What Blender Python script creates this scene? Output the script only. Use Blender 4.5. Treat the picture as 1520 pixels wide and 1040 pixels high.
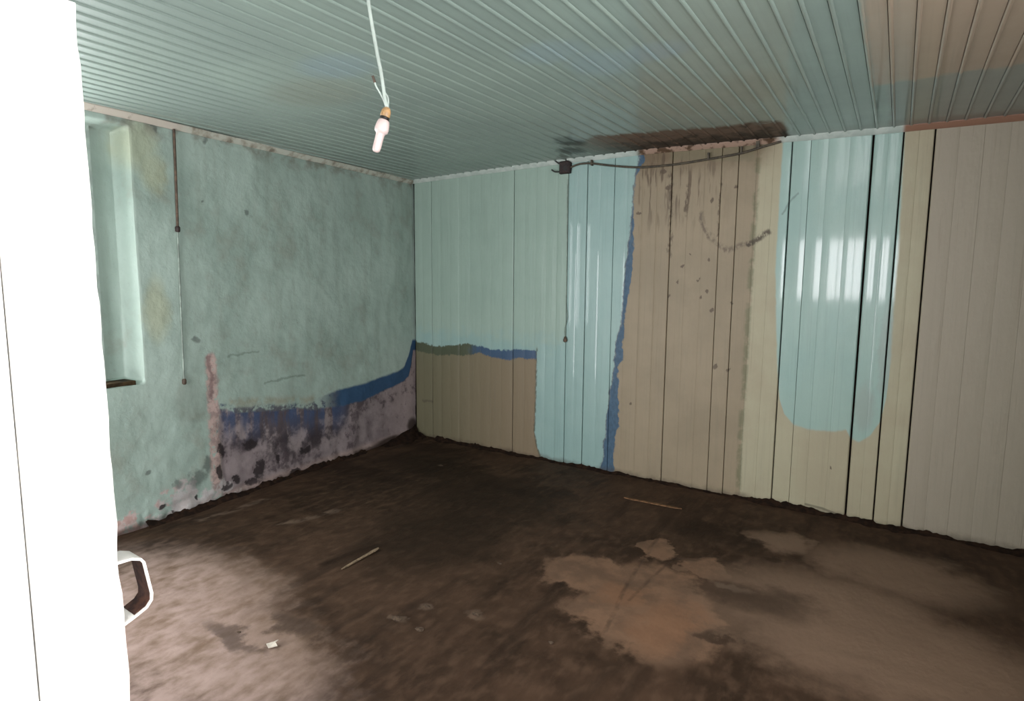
import bpy, bmesh, math, random
from mathutils import Vector, Matrix, noise as mnoise

scene = bpy.context.scene
for o in list(bpy.data.objects):
    bpy.data.objects.remove(o, do_unlink=True)
COL = scene.collection
random.seed(7)

# ------------------------------------------------------------------ camera
F_PX = 873.65
CAM = Vector((4.1624, -4.5163, 1.5908))
RIGHT = Vector((0.83646779, 0.54795929, 0.00788959))
DOWN = Vector((0.06882407, -0.0907565, -0.99349208))
FWD = Vector((-0.54367718, 0.83156712, -0.11362768))
cd = bpy.data.cameras.new('camera')
cd.sensor_fit = 'HORIZONTAL'
cd.sensor_width = 36.0
cd.lens = 36.0 * F_PX / 1520.0
cd.clip_start = 0.02
cam = bpy.data.objects.new('camera', cd)
COL.objects.link(cam)
m = Matrix((RIGHT, -DOWN, -FWD)).transposed().to_4x4()
m.translation = CAM
cam.matrix_world = m
scene.camera = cam

# ------------------------------------------------------------------ daylight
world = bpy.data.worlds.new('overcast_sky')
scene.world = world
world.use_nodes = True
bg = world.node_tree.nodes['Background']
bg.inputs[0].default_value = (0.985, 0.97, 1.0, 1)
bg.inputs[1].default_value = 1.0

TH = 0.06247                     # the left wall is 3.6 degrees out of square
DS = Vector((math.sin(TH), -math.cos(TH), 0))      # along the left wall, from the corner to the viewer
DN = Vector((math.cos(TH), math.sin(TH), 0))       # out of the left wall, into the room
UP = Vector((0, 0, 1))
def LW(s, z, d=0.0):
    return DS * s + UP * z + DN * d
REAR = -4.95                     # y of the wall behind the viewer
RIGHTX = 5.35
ADDED_SIDEWIN = (-4.85, -3.00, 0.70, 2.50)          # unseen window added in the right wall for its light: y0, y1, z0, z1
ADDED_DOOR_X0, ADDED_DOOR_X1, ADDED_DOOR_H = 0.60, 1.50, 2.10  # unseen rear doorway, placed and sized to light the left wall and floor
REARWIN = (3.14, 4.20, 1.35, 2.28)            # window behind the viewer: x0, x1, z0, z1
WIN_S0, WIN_S1, WIN_Z0, WIN_Z1 = 2.93, 3.74, 0.99, 2.46

def portal(name, loc, sx, sy, normal, up):
    l = bpy.data.lights.new(name, 'AREA')
    l.shape = 'RECTANGLE'; l.size = sx; l.size_y = sy
    l.cycles.is_portal = True
    o = bpy.data.objects.new(name, l); COL.objects.link(o)
    z = -normal.normalized(); y = up; x = y.cross(z)
    mm = Matrix((x, y, z)).transposed().to_4x4(); mm.translation = loc
    o.matrix_world = mm
    return o
portal('added_doorway_daylight', Vector(((ADDED_DOOR_X0 + ADDED_DOOR_X1) / 2, REAR - 0.2, ADDED_DOOR_H / 2)), ADDED_DOOR_X1 - ADDED_DOOR_X0, ADDED_DOOR_H, Vector((0, 1, 0)), UP)
portal('rear_window_daylight', Vector(((REARWIN[0] + REARWIN[1]) / 2, REAR - 0.2, (REARWIN[2] + REARWIN[3]) / 2)), REARWIN[1] - REARWIN[0], REARWIN[3] - REARWIN[2], Vector((0, 1, 0)), UP)
portal('added_window_daylight', Vector((RIGHTX + 0.2, (ADDED_SIDEWIN[0] + ADDED_SIDEWIN[1]) / 2, (ADDED_SIDEWIN[2] + ADDED_SIDEWIN[3]) / 2)), ADDED_SIDEWIN[1] - ADDED_SIDEWIN[0], ADDED_SIDEWIN[3] - ADDED_SIDEWIN[2], Vector((-1, 0, 0)), UP)
portal('window_daylight', LW((WIN_S0 + WIN_S1) / 2, (WIN_Z0 + WIN_Z1) / 2, -0.3), WIN_S1 - WIN_S0, WIN_Z1 - WIN_Z0, DN, UP)

vs = scene.view_settings
vs.view_transform = 'Standard'
vs.look = 'None'
vs.gamma = 1.0
vs.use_curve_mapping = False
vs.exposure = 4.08

# ------------------------------------------------------------------ node helpers
def lin(c):
    out = []
    for v in c:
        v = v / 255.0
        out.append(0.72 * (v / 12.92 if v <= 0.04045 else ((v + 0.055) / 1.055) ** 2.4))
    return tuple(out) + (1.0,)

class V:
    def __init__(s, g, sock): s.g = g; s.s = sock
    def __add__(s, o): return s.g.m('ADD', s, o)
    def __radd__(s, o): return s.g.m('ADD', o, s)
    def __sub__(s, o): return s.g.m('SUBTRACT', s, o)
    def __rsub__(s, o): return s.g.m('SUBTRACT', o, s)
    def __mul__(s, o): return s.g.m('MULTIPLY', s, o)
    def __rmul__(s, o): return s.g.m('MULTIPLY', o, s)
    def __truediv__(s, o): return s.g.m('DIVIDE', s, o)

class Graph:
    def __init__(self, name):
        self.mat = bpy.data.materials.new(name)
        self.mat.use_nodes = True
        self.t = self.mat.node_tree
        self.b = self.t.nodes['Principled BSDF']
        geo = self.t.nodes.new('ShaderNodeNewGeometry')
        self.pos = geo.outputs['Position']
        sp = self.t.nodes.new('ShaderNodeSeparateXYZ')
        self.t.links.new(self.pos, sp.inputs[0])
        self.x, self.y, self.z = (V(self, sp.outputs[i]) for i in range(3))
    def put(self, sock, v):
        if isinstance(v, V): self.t.links.new(v.s, sock)
        elif hasattr(v, 'node'): self.t.links.new(v, sock)
        else: sock.default_value = v
    def m(self, op, *a, clamp=False):
        n = self.t.nodes.new('ShaderNodeMath'); n.operation = op; n.use_clamp = clamp
        for i, v in enumerate(a): self.put(n.inputs[i], v)
        return V(self, n.outputs[0])
    def mx(self, a, b): return self.m('MAXIMUM', a, b)
    def mn(self, a, b): return self.m('MINIMUM', a, b)
    def ab(self, a): return self.m('ABSOLUTE', a)
    def inv(self, a): return 1.0 - a
    def step(self, v, e0, e1):
        """0 at e0, 1 at e1, smooth between"""
        n = self.t.nodes.new('ShaderNodeMapRange'); n.interpolation_type = 'SMOOTHSTEP'
        self.put(n.inputs[0], v); self.put(n.inputs[1], e0); self.put(n.inputs[2], e1)
        return V(self, n.outputs[0])
    def below(self, v, edge, w=0.01):
        """1 where v < edge"""
        return self.step(edge - v if not isinstance(v, V) else (edge - v), -w, w)
    def above(self, v, edge, w=0.01):
        return self.step(v - edge, -w, w)
    def vec(self, x, y, z):
        n = self.t.nodes.new('ShaderNodeCombineXYZ')
        for i, v in enumerate((x, y, z)): self.put(n.inputs[i], v)
        return n.outputs[0]
    def noise(self, vec=None, scale=5.0, detail=4.0, rough=0.55, dist=0.0):
        n = self.t.nodes.new('ShaderNodeTexNoise')
        self.t.links.new(vec if vec is not None else self.pos, n.inputs['Vector'])
        n.inputs['Scale'].default_value = scale
        n.inputs['Detail'].default_value = detail
        n.inputs['Roughness'].default_value = rough
        n.inputs['Distortion'].default_value = dist
        return V(self, n.outputs[0])
    def curve(self, v, pts):
        """piecewise linear function through pts [(in, out), ...]"""
        pts = sorted((float(a), float(b)) for a, b in pts)
        clean = [pts[0]]
        for q in pts[1:]:
            if q[0] - clean[-1][0] > 1e-4: clean.append(q)
        pts = clean
        x0, x1 = pts[0][0], pts[-1][0]
        y0 = min(q[1] for q in pts) - 0.05; y1 = max(q[1] for q in pts) + 0.05
        n = self.t.nodes.new('ShaderNodeFloatCurve')
        cm = n.mapping; c = cm.curves[0]
        cm.use_clip = False
        n2 = [((a - x0) / (x1 - x0), (b - y0) / (y1 - y0)) for a, b in pts]
        while len(c.points) < len(n2): c.points.new(0.5, 0.5)
        for i, q in enumerate(n2):
            c.points[i].location = q; c.points[i].handle_type = 'VECTOR'
        cm.extend = 'HORIZONTAL'
        cm.update()
        self.put(n.inputs['Value'], self.m('MULTIPLY', v - x0, 1.0 / (x1 - x0), clamp=True))
        return V(self, n.outputs[0]) * (y1 - y0) + y0
    def spots(self, u, v, lst, soft=0.5, rag=None):
        """union of soft ellipses (cu, cv, ru, rv)"""
        acc = None
        for q in lst:
            cu, cv, ru = q[:3]; rv = q[3] if len(q) > 3 else ru
            a = (u - cu) * (1.0 / ru); b = (v - cv) * (1.0 / rv)
            d = self.m('MULTIPLY_ADD', a, a, b * b)
            acc = d if acc is None else self.mn(acc, d)
        if rag is not None: acc = acc + rag
        return self.step(acc, 1.0 + soft, 1.0 - soft)
    def stroke(self, u, v, pts, w, soft=0.5):
        acc = None
        for (ax, ay), (bx, by) in zip(pts, pts[1:]):
            dx, dy = bx - ax, by - ay; L2 = dx * dx + dy * dy
            t = self.m('ADD', (u - ax) * (dx / L2), (v - ay) * (dy / L2), clamp=True)
            px = (u - ax) - t * dx; py = (v - ay) - t * dy
            d = self.m('MULTIPLY_ADD', px, px, py * py)
            acc = d if acc is None else self.mn(acc, d)
        d = self.m('SQRT', acc)
        return self.step(d, w * (1 + soft), w * (1 - soft))
    def mix(self, f, a, b):
        n = self.t.nodes.new('ShaderNodeMix'); n.data_type = 'RGBA'
        self.put(n.inputs[0], f)
        for i, c in ((6, a), (7, b)):
            if isinstance(c, tuple): n.inputs[i].default_value = c if len(c) == 4 else lin(c)
            else: self.t.links.new(c, n.inputs[i])
        return n.outputs[2]
    def bump(self, h, strength=0.3, dist=0.01, prev=None):
        n = self.t.nodes.new('ShaderNodeBump')
        n.inputs['Strength'].default_value = strength
        n.inputs['Distance'].default_value = dist
        self.put(n.inputs['Height'], h)
        if prev is not None: self.t.links.new(prev, n.inputs['Normal'])
        return n.outputs[0]
    def done(self, color, rough=0.6, normal=None, spec=0.5, metal=0.0, coat=None):
        if isinstance(color, tuple): self.b.inputs['Base Color'].default_value = color if len(color) == 4 else lin(color)
        else: self.t.links.new(color, self.b.inputs['Base Color'])
        self.put(self.b.inputs['Roughness'], rough)
        self.put(self.b.inputs['Specular IOR Level'], spec)
        self.b.inputs['Metallic'].default_value = metal
        if coat is not None:
            self.put(self.b.inputs['Coat Weight'], coat); self.b.inputs['Coat Roughness'].default_value = 0.075
        if normal is not None: self.t.links.new(normal, self.b.inputs['Normal'])
        return self.mat

def simple(name, rgb, rough=0.6, var=0.25, scale=30.0, rgb2=None, metal=0.0, bump=0.15):
    g = Graph(name)
    n = g.noise(scale=scale, detail=5)
    c2 = rgb2 if rgb2 else tuple(v * (1 - var) for v in rgb)
    col = g.mix(g.step(n, 0.38, 0.62), rgb, c2)
    return g.done(col, rough, g.bump(n, bump, 0.004), metal=metal, spec=0.12 if rough > 0.78 else 0.5)

# ------------------------------------------------------------------ mesh helpers
def obj(name, verts, faces, mat, parent=None, smooth=None):
    me = bpy.data.meshes.new(name)
    me.from_pydata([tuple(v) for v in verts], [], faces)
    me.update()
    bm = bmesh.new(); bm.from_mesh(me)
    bmesh.ops.recalc_face_normals(bm, faces=bm.faces)
    bm.to_mesh(me); bm.free()
    if smooth is not None:
        for p in me.polygons: p.use_smooth = True
        if smooth < 179: me.set_sharp_from_angle(angle=math.radians(smooth))
    me.materials.append(mat)
    o = bpy.data.objects.new(name, me); COL.objects.link(o)
    if parent is not None: o.parent = parent
    return o
class MB:
    def __init__(s): s.v = []; s.f = []
    def add(s, v, f):
        k = len(s.v); s.v += [Vector(p) for p in v]; s.f += [tuple(i + k for i in q) for q in f]; return s
    def box(s, a, b):
        x0, y0, z0 = a; x1, y1, z1 = b
        return s.add([(x0, y0, z0), (x1, y0, z0), (x1, y1, z0), (x0, y1, z0), (x0, y0, z1), (x1, y0, z1), (x1, y1, z1), (x0, y1, z1)],
                     [(0, 3, 2, 1), (4, 5, 6, 7), (0, 1, 5, 4), (1, 2, 6, 5), (2, 3, 7, 6), (3, 0, 4, 7)])
    def obox(s, o, ax, ay, az):
        """box from corner o with edge vectors"""
        o, ax, ay, az = map(Vector, (o, ax, ay, az))
        return s.add([o, o + ax, o + ax + ay, o + ay, o + az, o + ax + az, o + ax + ay + az, o + ay + az],
                     [(0, 3, 2, 1), (4, 5, 6, 7), (0, 1, 5, 4), (1, 2, 6, 5), (2, 3, 7, 6), (3, 0, 4, 7)])
    def tube(s, pts, r, n=8, cap=True):
        pts = [Vector(p) for p in pts]
        rs = r if isinstance(r, (list, tuple)) else [r] * len(pts)
        v = []; f = []
        ref = None
        for i, p in enumerate(pts):
            d = (pts[min(i + 1, len(pts) - 1)] - pts[max(i - 1, 0)]).normalized()
            if ref is None:
                ref = d.orthogonal().normalized()
            ref = (ref - d * ref.dot(d)).normalized()
            b = d.cross(ref)
            for k in range(n):
                a = 2 * math.pi * k / n
                v.append(p + (ref * math.cos(a) + b * math.sin(a)) * rs[i])
        for i in range(len(pts) - 1):
            for k in range(n):
                f.append((i * n + k, i * n + (k + 1) % n, (i + 1) * n + (k + 1) % n, (i + 1) * n + k))
        if cap:
            f.append(tuple(range(n))[::-1]); f.append(tuple((len(pts) - 1) * n + k for k in range(n)))
        return s.add(v, f)
    def build(s, name, mat, parent=None, smooth=None):
        return obj(name, s.v, s.f, mat, parent, smooth)
def spline(pts, n=6):
    pts = [Vector(p) for p in pts]; out = []
    for i in range(len(pts) - 1):
        p0 = pts[max(i - 1, 0)]; p1 = pts[i]; p2 = pts[i + 1]; p3 = pts[min(i + 2, len(pts) - 1)]
        for k in range(n):
            t = k / n
            out.append(0.5 * ((2 * p1) + (p2 - p0) * t + (2 * p0 - 5 * p1 + 4 * p2 - p3) * t * t + (3 * p1 - p0 - 3 * p2 + p3) * t ** 3))
    out.append(pts[-1]); return out
def empty(name, loc=(0, 0, 0)):
    o = bpy.data.objects.new(name, None); o.location = loc; o.empty_display_size = 0.05; COL.objects.link(o); return o
def tag(o, label, cat=None, kind=None, group=None):
    o['label'] = label
    if cat: o['category'] = cat
    if kind: o['kind'] = kind
    if group: o['group'] = group
    return o
def struct(o, label):
    return tag(o, label, None, 'structure')
def reparent(ch, root):
    """child keeps its world place under a root that was moved to loc"""
    ch.parent = root
    ch.matrix_parent_inverse = Matrix.Translation(-Vector(root.location))
def fbm(x, y, z=0.0, oct=4):
    return mnoise.fractal(Vector((x, y, z)), 1.0, 2.0, oct, noise_basis='PERLIN_ORIGINAL')
def interp(pts, x):
    if x <= pts[0][0]: return pts[0][1]
    for (a, b), (c, d) in zip(pts, pts[1:]):
        if x <= c: return b + (d - b) * (x - a) / (c - a)
    return pts[-1][1]

# ------------------------------------------------------------------ materials of the room
MINT = (170, 200, 186)
def mat_back_wall():
    g = Graph('board_wall_paint')
    n1 = g.noise(scale=9, detail=5, rough=0.6)
    n2 = g.noise(g.vec(g.x * 1.7, g.y, g.z * 0.9), scale=26, detail=4)
    wob = (n1 - 0.5) * 0.07 + (n2 - 0.5) * 0.03
    x = g.x + wob; z = g.z + (n1 - 0.5) * 0.07 + (n2 - 0.5) * 0.05
    grain = g.noise(g.vec(g.x * 60, 0.0, g.z * 1.2), scale=1.0, detail=4)
    blot = g.noise(scale=2.2, detail=5, rough=0.6)
    # bottom coat: drab beige, greyer or yellower here and there
    beige = g.mix(g.step(blot, 0.35, 0.65), (158, 143, 118), (149, 135, 111))
    pale = g.mix(g.step(blot, 0.35, 0.65), (182, 176, 148), (176, 167, 140))
    panel = g.mix(g.step(g.x, 0.0, 1.5), (112, 108, 84), (138, 122, 98))
    edge9 = g.curve(g.z, [(3.274, 2.549), (3.267, 1.739), (3.263, 1.362), (3.262, 0.917), (3.252, 0.459), (3.259, 0.020)] [:0] or [(b, a) for a, b in [(3.274, 2.549), (3.267, 1.739), (3.263, 1.362), (3.262, 0.917), (3.252, 0.459), (3.259, 0.020)]])
    e9 = g.x + wob * 0.5 - edge9
    col = g.mix(g.step(e9, -0.008, 0.012), beige, pale)
    green_line = g.step(g.ab(e9 + 0.005), 0.03, 0.006) * g.step(n1, 0.4, 0.55) * 0.7
    col = g.mix(green_line, col, (112, 112, 82))
    # right end: greyer tan
    col = g.mix(g.step(g.x, 4.26, 4.30), col, (168, 158, 140))
    # sooty brown under the ceiling over the beige field
    soot = g.step(g.z + (n1 - 0.5) * 0.18, 2.38, 2.56) * g.step(g.x, 2.30, 2.40) * g.step(g.x, 3.45, 3.25)
    col = g.mix(soot * 0.75, col, (104, 84, 58))
    drip = g.step(g.noise(g.vec(g.x * 26, 0.0, g.z * 3.0), scale=1.0, detail=3), 0.52, 0.62)
    dripz = g.step(g.z, 1.85, 2.35) * g.step(g.x, 2.36, 2.42) * g.step(g.x, 3.2, 2.75)
    col = g.mix(drip * dripz * 0.75, col, (84, 66, 48))
    under = g.step(g.z + (n1 - 0.5) * 0.06 + (g.x - 3.0) * 0.10, 2.47, 2.50) * g.step(g.x, 2.62, 2.66) * g.step(g.x, 3.28, 3.22)
    col = g.mix(under * 0.6, col, (124, 118, 92))
    # mint and blue-green coats
    inner = g.mix(g.step(blot, 0.3, 0.7), (154, 177, 164), (161, 183, 170))
    cyan = g.mix(g.step(blot, 0.3, 0.7), (146, 177, 172), (154, 183, 177))
    bl = [(b, a) for a, b in [(2.387, 2.553), (2.352, 2.433), (2.342, 2.236), (2.328, 1.979), (2.290, 1.734), (2.279, 1.314), (2.232, 1.117), (2.217, 0.812), (2.185, 0.677), (2.168, 0.410), (2.144, 0.137), (2.111, -0.012)]]
    br = [(b, a) for a, b in [(2.431, 2.549), (2.358, 2.433), (2.348, 2.236), (2.359, 2.078), (2.361, 1.669), (2.321, 1.463), (2.293, 1.248), (2.302, 0.971), (2.262, 0.929), (2.272, 0.602), (2.277, 0.425), (2.246, 0.264), (2.241, 0.018)]]
    blueL = g.curve(g.z, bl); blueR = g.curve(g.z, br)
    isblue = g.step(x - blueL, -0.012, 0.012) * g.step(x - blueR, 0.006, -0.006)
    iscyan = g.step(x - blueL, 0.006, -0.006)
    lightmint = g.mx(g.step(g.x, 1.775, 1.765) * g.step(g.z + (n1 - 0.5) * 0.5, 0.98, 1.2), 0.0)
    teal = g.mix(lightmint, cyan, inner)
    col = g.mix(iscyan, col, teal)
    col = g.mix(isblue, col, g.mix(g.step(n2, 0.35, 0.65), (70, 100, 124), (58, 86, 108)))
    # unpainted panel low in the corner, with its ragged blue and dark top edge
    ptop = g.curve(g.x, [(0.019, 0.891), (0.318, 0.864), (0.661, 0.889), (0.840, 0.922), (0.982, 0.894), (1.151, 0.881), (1.321, 0.913), (1.478, 0.907)])
    pband = g.curve(g.x, [(0.021, 0.996), (0.230, 0.961), (0.450, 0.961), (0.661, 1.008), (0.840, 0.987), (1.020, 0.967), (1.210, 0.980), (1.477, 0.992)])
    pr = g.curve(g.z, [(b, a) for a, b in [(1.477, 1.023), (1.473, 0.747), (1.470, 0.499), (1.459, 0.247), (1.490, 0.114), (1.557, -0.052)]])
    inx = g.step(g.x + wob * 0.2, pr + 0.006, pr - 0.006)
    inp = g.step(z - ptop, 0.008, -0.008) * inx
    inb = g.step(z - pband, 0.008, -0.008) * inx
    bandcol = g.mix(g.step(g.x + (n1 - 0.5) * 0.4, 0.72, 0.84), (78, 84, 64), (60, 86, 116))
    col = g.mix(inb, col, bandcol)
    col = g.mix(inp, col, panel)
    pe = g.step(g.ab(g.x - pr), 0.016, 0.004) * g.step(z, 1.04, 1.0) * g.step(n2, 0.42, 0.56)
    col = g.mix(pe * 0.8, col, (92, 92, 74))
    # mint field on the right, ending in a rounded lower edge
    ml = g.curve(g.z, [(b, a) for a, b in [(3.422, 2.559), (3.422, 2.164), (3.421, 1.700), (3.461, 1.130), (3.493, 0.783)]])
    mr = g.curve(g.z, [(b, a) for a, b in [(4.123, 2.476), (4.140, 1.781), (4.138, 1.481), (4.149, 1.001), (4.130, 0.685)]])
    mb = g.curve(g.x, [(3.476, 0.937), (3.498, 0.783), (3.535, 0.680), (3.600, 0.610), (3.696, 0.590), (3.861, 0.600), (3.924, 0.623), (3.952, 0.567), (4.004, 0.547), (4.067, 0.603), (4.114, 0.701), (4.140, 0.866), (4.147, 1.089)])
    wb = wob * 0.22
    ism = g.step(g.x + wb - ml, -0.008, 0.008) * g.step(g.x + wb - mr, 0.01, -0.01) * g.step(g.z + wb - mb, -0.012, 0.012)
    right_mint = g.mix(g.step(blot, 0.3, 0.7), (158, 188, 180), (166, 193, 183))
    smear = g.spots(x, z, [(4.020, 0.784, 0.06, 0.16), (4.126, 1.176, 0.05, 0.3)], 0.7)
    right_mint = g.mix(smear * 0.6, right_mint, (160, 172, 164))
    col = g.mix(ism, col, right_mint)
    # specks, cracks and knocks
    spk = g.spots(x, z, [(2.724, 1.601, 0.012), (2.961, 1.777, 0.012), (2.957, 1.542, 0.014), (2.888, 1.628, 0.01), (2.909, 1.491, 0.009), (2.998, 1.402, 0.013), (3.136, 1.456, 0.012), (3.042, 0.978, 0.018, 0.014), (3.131, 0.955, 0.01), (2.384, 0.621, 0.012), (2.670, 1.507, 0.009), (2.814, 1.815, 0.01), (2.761, 1.729, 0.01), (2.586, 2.448, 0.025, 0.014), (2.633, 2.328, 0.022, 0.018), (2.396, 2.144, 0.02, 0.014), (2.966, 2.214, 0.008, 0.02), (3.128, 2.293, 0.01, 0.016), (3.849, 0.341, 0.012)], 0.6, (n2 - 0.5) * 3.0)
    col = g.mix(spk * 0.8, col, (84, 68, 52))
    vs_ = g.mx(g.stroke(x, g.z, [(2.782, 2.331), (2.777, 2.207), (2.771, 2.118)], 0.014, 0.8), g.mx(g.stroke(x, g.z, [(2.649, 2.442), (2.659, 2.063), (2.658, 1.808)], 0.014, 0.8), g.stroke(x, g.z, [(3.021, 2.374), (3.015, 2.191), (3.017, 1.948)], 0.006, 0.8)))
    col = g.mix(vs_ * g.step(n2, 0.40, 0.60) * 0.8, col, (84, 68, 52))
    crack = g.stroke(x, z, [(2.887, 2.112), (2.916, 2.021), (2.968, 1.940), (3.040, 1.874), (3.089, 1.844), (3.145, 1.867), (3.204, 1.889), (3.246, 1.883)], 0.016, 0.9)
    crack2 = g.stroke(x, z, [(3.236, 1.883), (3.289, 1.915), (3.333, 1.946), (3.363, 1.964)], 0.018, 0.7)
    crack3 = g.stroke(x, z, [(3.448, 2.085), (3.490, 2.169), (3.538, 2.215)], 0.006, 0.6)
    col = g.mix(crack * g.step(n2, 0.36, 0.56) * 0.7, col, (96, 80, 66))
    col = g.mix(crack2 * g.step(n2, 0.32, 0.5) * 0.9, col, (72, 60, 46))
    col = g.mix(crack3 * 0.45, col, (84, 100, 92))
    marks = g.mx(g.stroke(x, z, [(0.114, 0.378), (0.242, 0.379)], 0.012), g.stroke(g.x, g.z, [(3.710, 0.050), (3.813, 0.043), (3.897, 0.023)], 0.008))
    col = g.mix(marks * 0.6, col, (80, 76, 60))
    # broken vertical dirt lines on the beige boards
    runs = g.step(g.noise(g.vec(g.x * 45, 0.0, g.z * 1.4), scale=1.0, detail=3), 0.62, 0.72) * g.step(g.x, 2.4, 2.6) * g.step(g.z, 0.1, 0.9)
    col = g.mix(runs * 0.22 * g.inv(ism), col, (110, 92, 70))
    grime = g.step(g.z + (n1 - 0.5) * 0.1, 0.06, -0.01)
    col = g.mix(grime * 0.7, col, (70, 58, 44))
    col = g.mix(g.step(grain, 0.5, 0.75) * 0.12, col, (90, 96, 86))
    gloss = g.mx(ism, iscyan * g.inv(inp) * g.inv(lightmint * 0.85) * 0.6)
    rough = 0.55 - gloss * 0.2 + (n2 - 0.5) * 0.08
    hb = grain * 0.6 + n2 * 0.5 + g.noise(g.vec(g.x * 2.0, g.y, g.z * 0.8), scale=9, detail=3) * 2.2
    return g.done(col, rough, g.bump(hb, 0.30, 0.006), spec=0.4, coat=gloss * 0.65)

def mat_left_wall():
    g = Graph('stained_plaster')
    s = g.x * math.sin(TH) - g.y * math.cos(TH)
    z0 = g.z
    n1 = g.noise(scale=7, detail=6, rough=0.6)
    n2 = g.noise(scale=24, detail=5, rough=0.6)
    big = g.noise(scale=1.6, detail=6, rough=0.62)
    st = g.noise(g.vec(s * 12, 0.0, z0 * 1.1), scale=1.0, detail=5, rough=0.6)
    w = (n1 - 0.5) * 0.10 + (n2 - 0.5) * 0.04
    u = s + w; z = z0 + w * 0.8
    mint = g.mix(g.step(big, 0.32, 0.68), (176, 195, 184), (156, 176, 165))
    mint = g.mix(g.step(st, 0.45, 0.75) * 0.4, mint, (142, 154, 140))
    mint = g.mix(g.step(n1 * big, 0.26, 0.42) * 0.45, mint, (148, 152, 138))
    mint = g.mix(g.step(n2, 0.6, 0.75) * 0.25, mint, (132, 138, 128))
    # yellowed patches by the window head
    mint = g.mix(g.spots(u, z, [(2.636, 2.423, 0.1, 0.16), (2.563, 2.273, 0.08, 0.12), (2.598, 1.400, 0.08, 0.2)], 0.9) * 0.5, mint, (178, 178, 140))
    mint = g.mix(g.step(z, 2.46, 2.58) * g.step(n1, 0.44, 0.62) * 0.6, mint, (116, 106, 90))
    # bare plaster low down, between the scraped strip and the corner
    top = g.curve(s, [(2.233, 0.732), (2.093, 0.672), (1.775, 0.636), (1.415, 0.572), (1.232, 0.599), (1.076, 0.633), (0.742, 0.645), (0.465, 0.677), (0.267, 0.698), (0.163, 0.733), (0.086, 0.863), (0.030, 0.997)])
    bot = g.curve(s, [(2.235, 0.688), (2.095, 0.632), (1.777, 0.594), (1.416, 0.538), (1.235, 0.505), (1.001, 0.487), (0.746, 0.492), (0.545, 0.524), (0.320, 0.563), (0.166, 0.595), (0.101, 0.635), (0.056, 0.755), (0.021, 0.892)])
    right_of = g.step(s + w * 0.9, 2.225, 2.185)
    dz = z0 + w * (0.35 + 0.7 * g.step(s, 1.0, 1.35))
    low = g.step(dz - top, 0.02, -0.008) * right_of
    lowb = g.step(dz - bot, 0.012, -0.012) * right_of
    plaster = g.mix(g.step(n1, 0.35, 0.65), (150, 138, 138), (124, 112, 114))
    plaster = g.mix(g.step(s, 0.7, 0.05) * 0.7, plaster, (172, 156, 154))
    mould = g.step(n1 * 0.65 + n2 * 0.35 + g.step(z0, 0.2, 0.45) * 0.09 - g.step(s, 1.0, 0.6) * 0.12 - g.step(s, 1.75, 2.0) * 0.07, 0.48, 0.60)
    dk = g.spots(s, z0, [(1.531, 0.283, 0.35, 0.1), (1.908, 0.397, 0.2, 0.08), (1.244, 0.257, 0.2, 0.08)], 0.95)
    plaster = g.mix(dk * g.step(n1, 0.38, 0.56) * 0.8, plaster, (60, 54, 58))
    plaster = g.mix(mould * 0.7, plaster, (64, 54, 58))
    plaster = g.mix(g.step(n2, 0.58, 0.7) * 0.5, plaster, (96, 78, 82))
    plaster = g.mix(g.step(z0, 0.10, 0.02) * 0.7, plaster, (178, 156, 146))
    # blue: solid to the corner, washed down in runs further left
    runs = g.step(st + (n1 - 0.5) * 0.3, 0.40, 0.56)
    reach = g.step(bot - z0, 0.30, 0.0) * g.step(s, 0.85, 1.1)
    plaster = g.mix(runs * reach * 0.85, plaster, (62, 82, 116))
    col = g.mix(low * g.mx(g.step(s, 1.35, 1.05), g.step(n1 + n2, 0.92, 1.12)), mint, g.mix(g.step(s, 1.15, 1.0), g.mix(g.step(n1, 0.4, 0.6), (66, 80, 102), (96, 98, 104)), (52, 84, 116)))
    col = g.mix(lowb, col, plaster)
    sandy = g.step(g.ab(dz - top - 0.04), 0.05, 0.0) * g.step(s, 1.05, 1.2) * g.step(s, 2.14, 2.10) * g.step(n1, 0.42, 0.55)
    col = g.mix(sandy * 0.6, col, (150, 146, 124))
    # narrow scraped strip, pink undercoat
    strip = g.stroke(s + w * 0.5 + (n2 - 0.5) * 0.04, z0 + w * 0.6, [(2.247, 1.047), (2.244, 0.913), (2.242, 0.670), (2.239, 0.424), (2.244, 0.126)], 0.042, 0.35)
    pink = g.mix(g.step(n2, 0.42, 0.6), (196, 168, 160), (158, 134, 130))
    col = g.mix(strip * g.step(n2 + n1, 0.74, 0.90) * 0.9, col, pink)
    sd = g.stroke(u, z, [(2.261, 1.058), (2.256, 0.962), (2.248, 0.841), (2.247, 0.768)], 0.012, 0.6)
    col = g.mix(sd * 0.6, col, (110, 84, 84))
    # flaked patches near the floor by the window
    flake = g.step(n1 + g.step(z0, 0.42, 0.0) * 0.26 + g.spots(s, z0, [(2.646, 0.016, 0.35, 0.1), (2.817, 0.010, 0.3, 0.06), (2.432, 0.110, 0.15, 0.12)], 0.9) * 0.12, 0.74, 0.82) * g.step(s, 1.95, 2.1)
    fcol = g.mix(g.step(n2, 0.4, 0.6), (200, 180, 174), (188, 158, 150))
    fcol = g.mix(g.step(big, 0.5, 0.56) * 0.5, fcol, (176, 190, 190))
    col = g.mix(flake, col, fcol)
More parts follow.
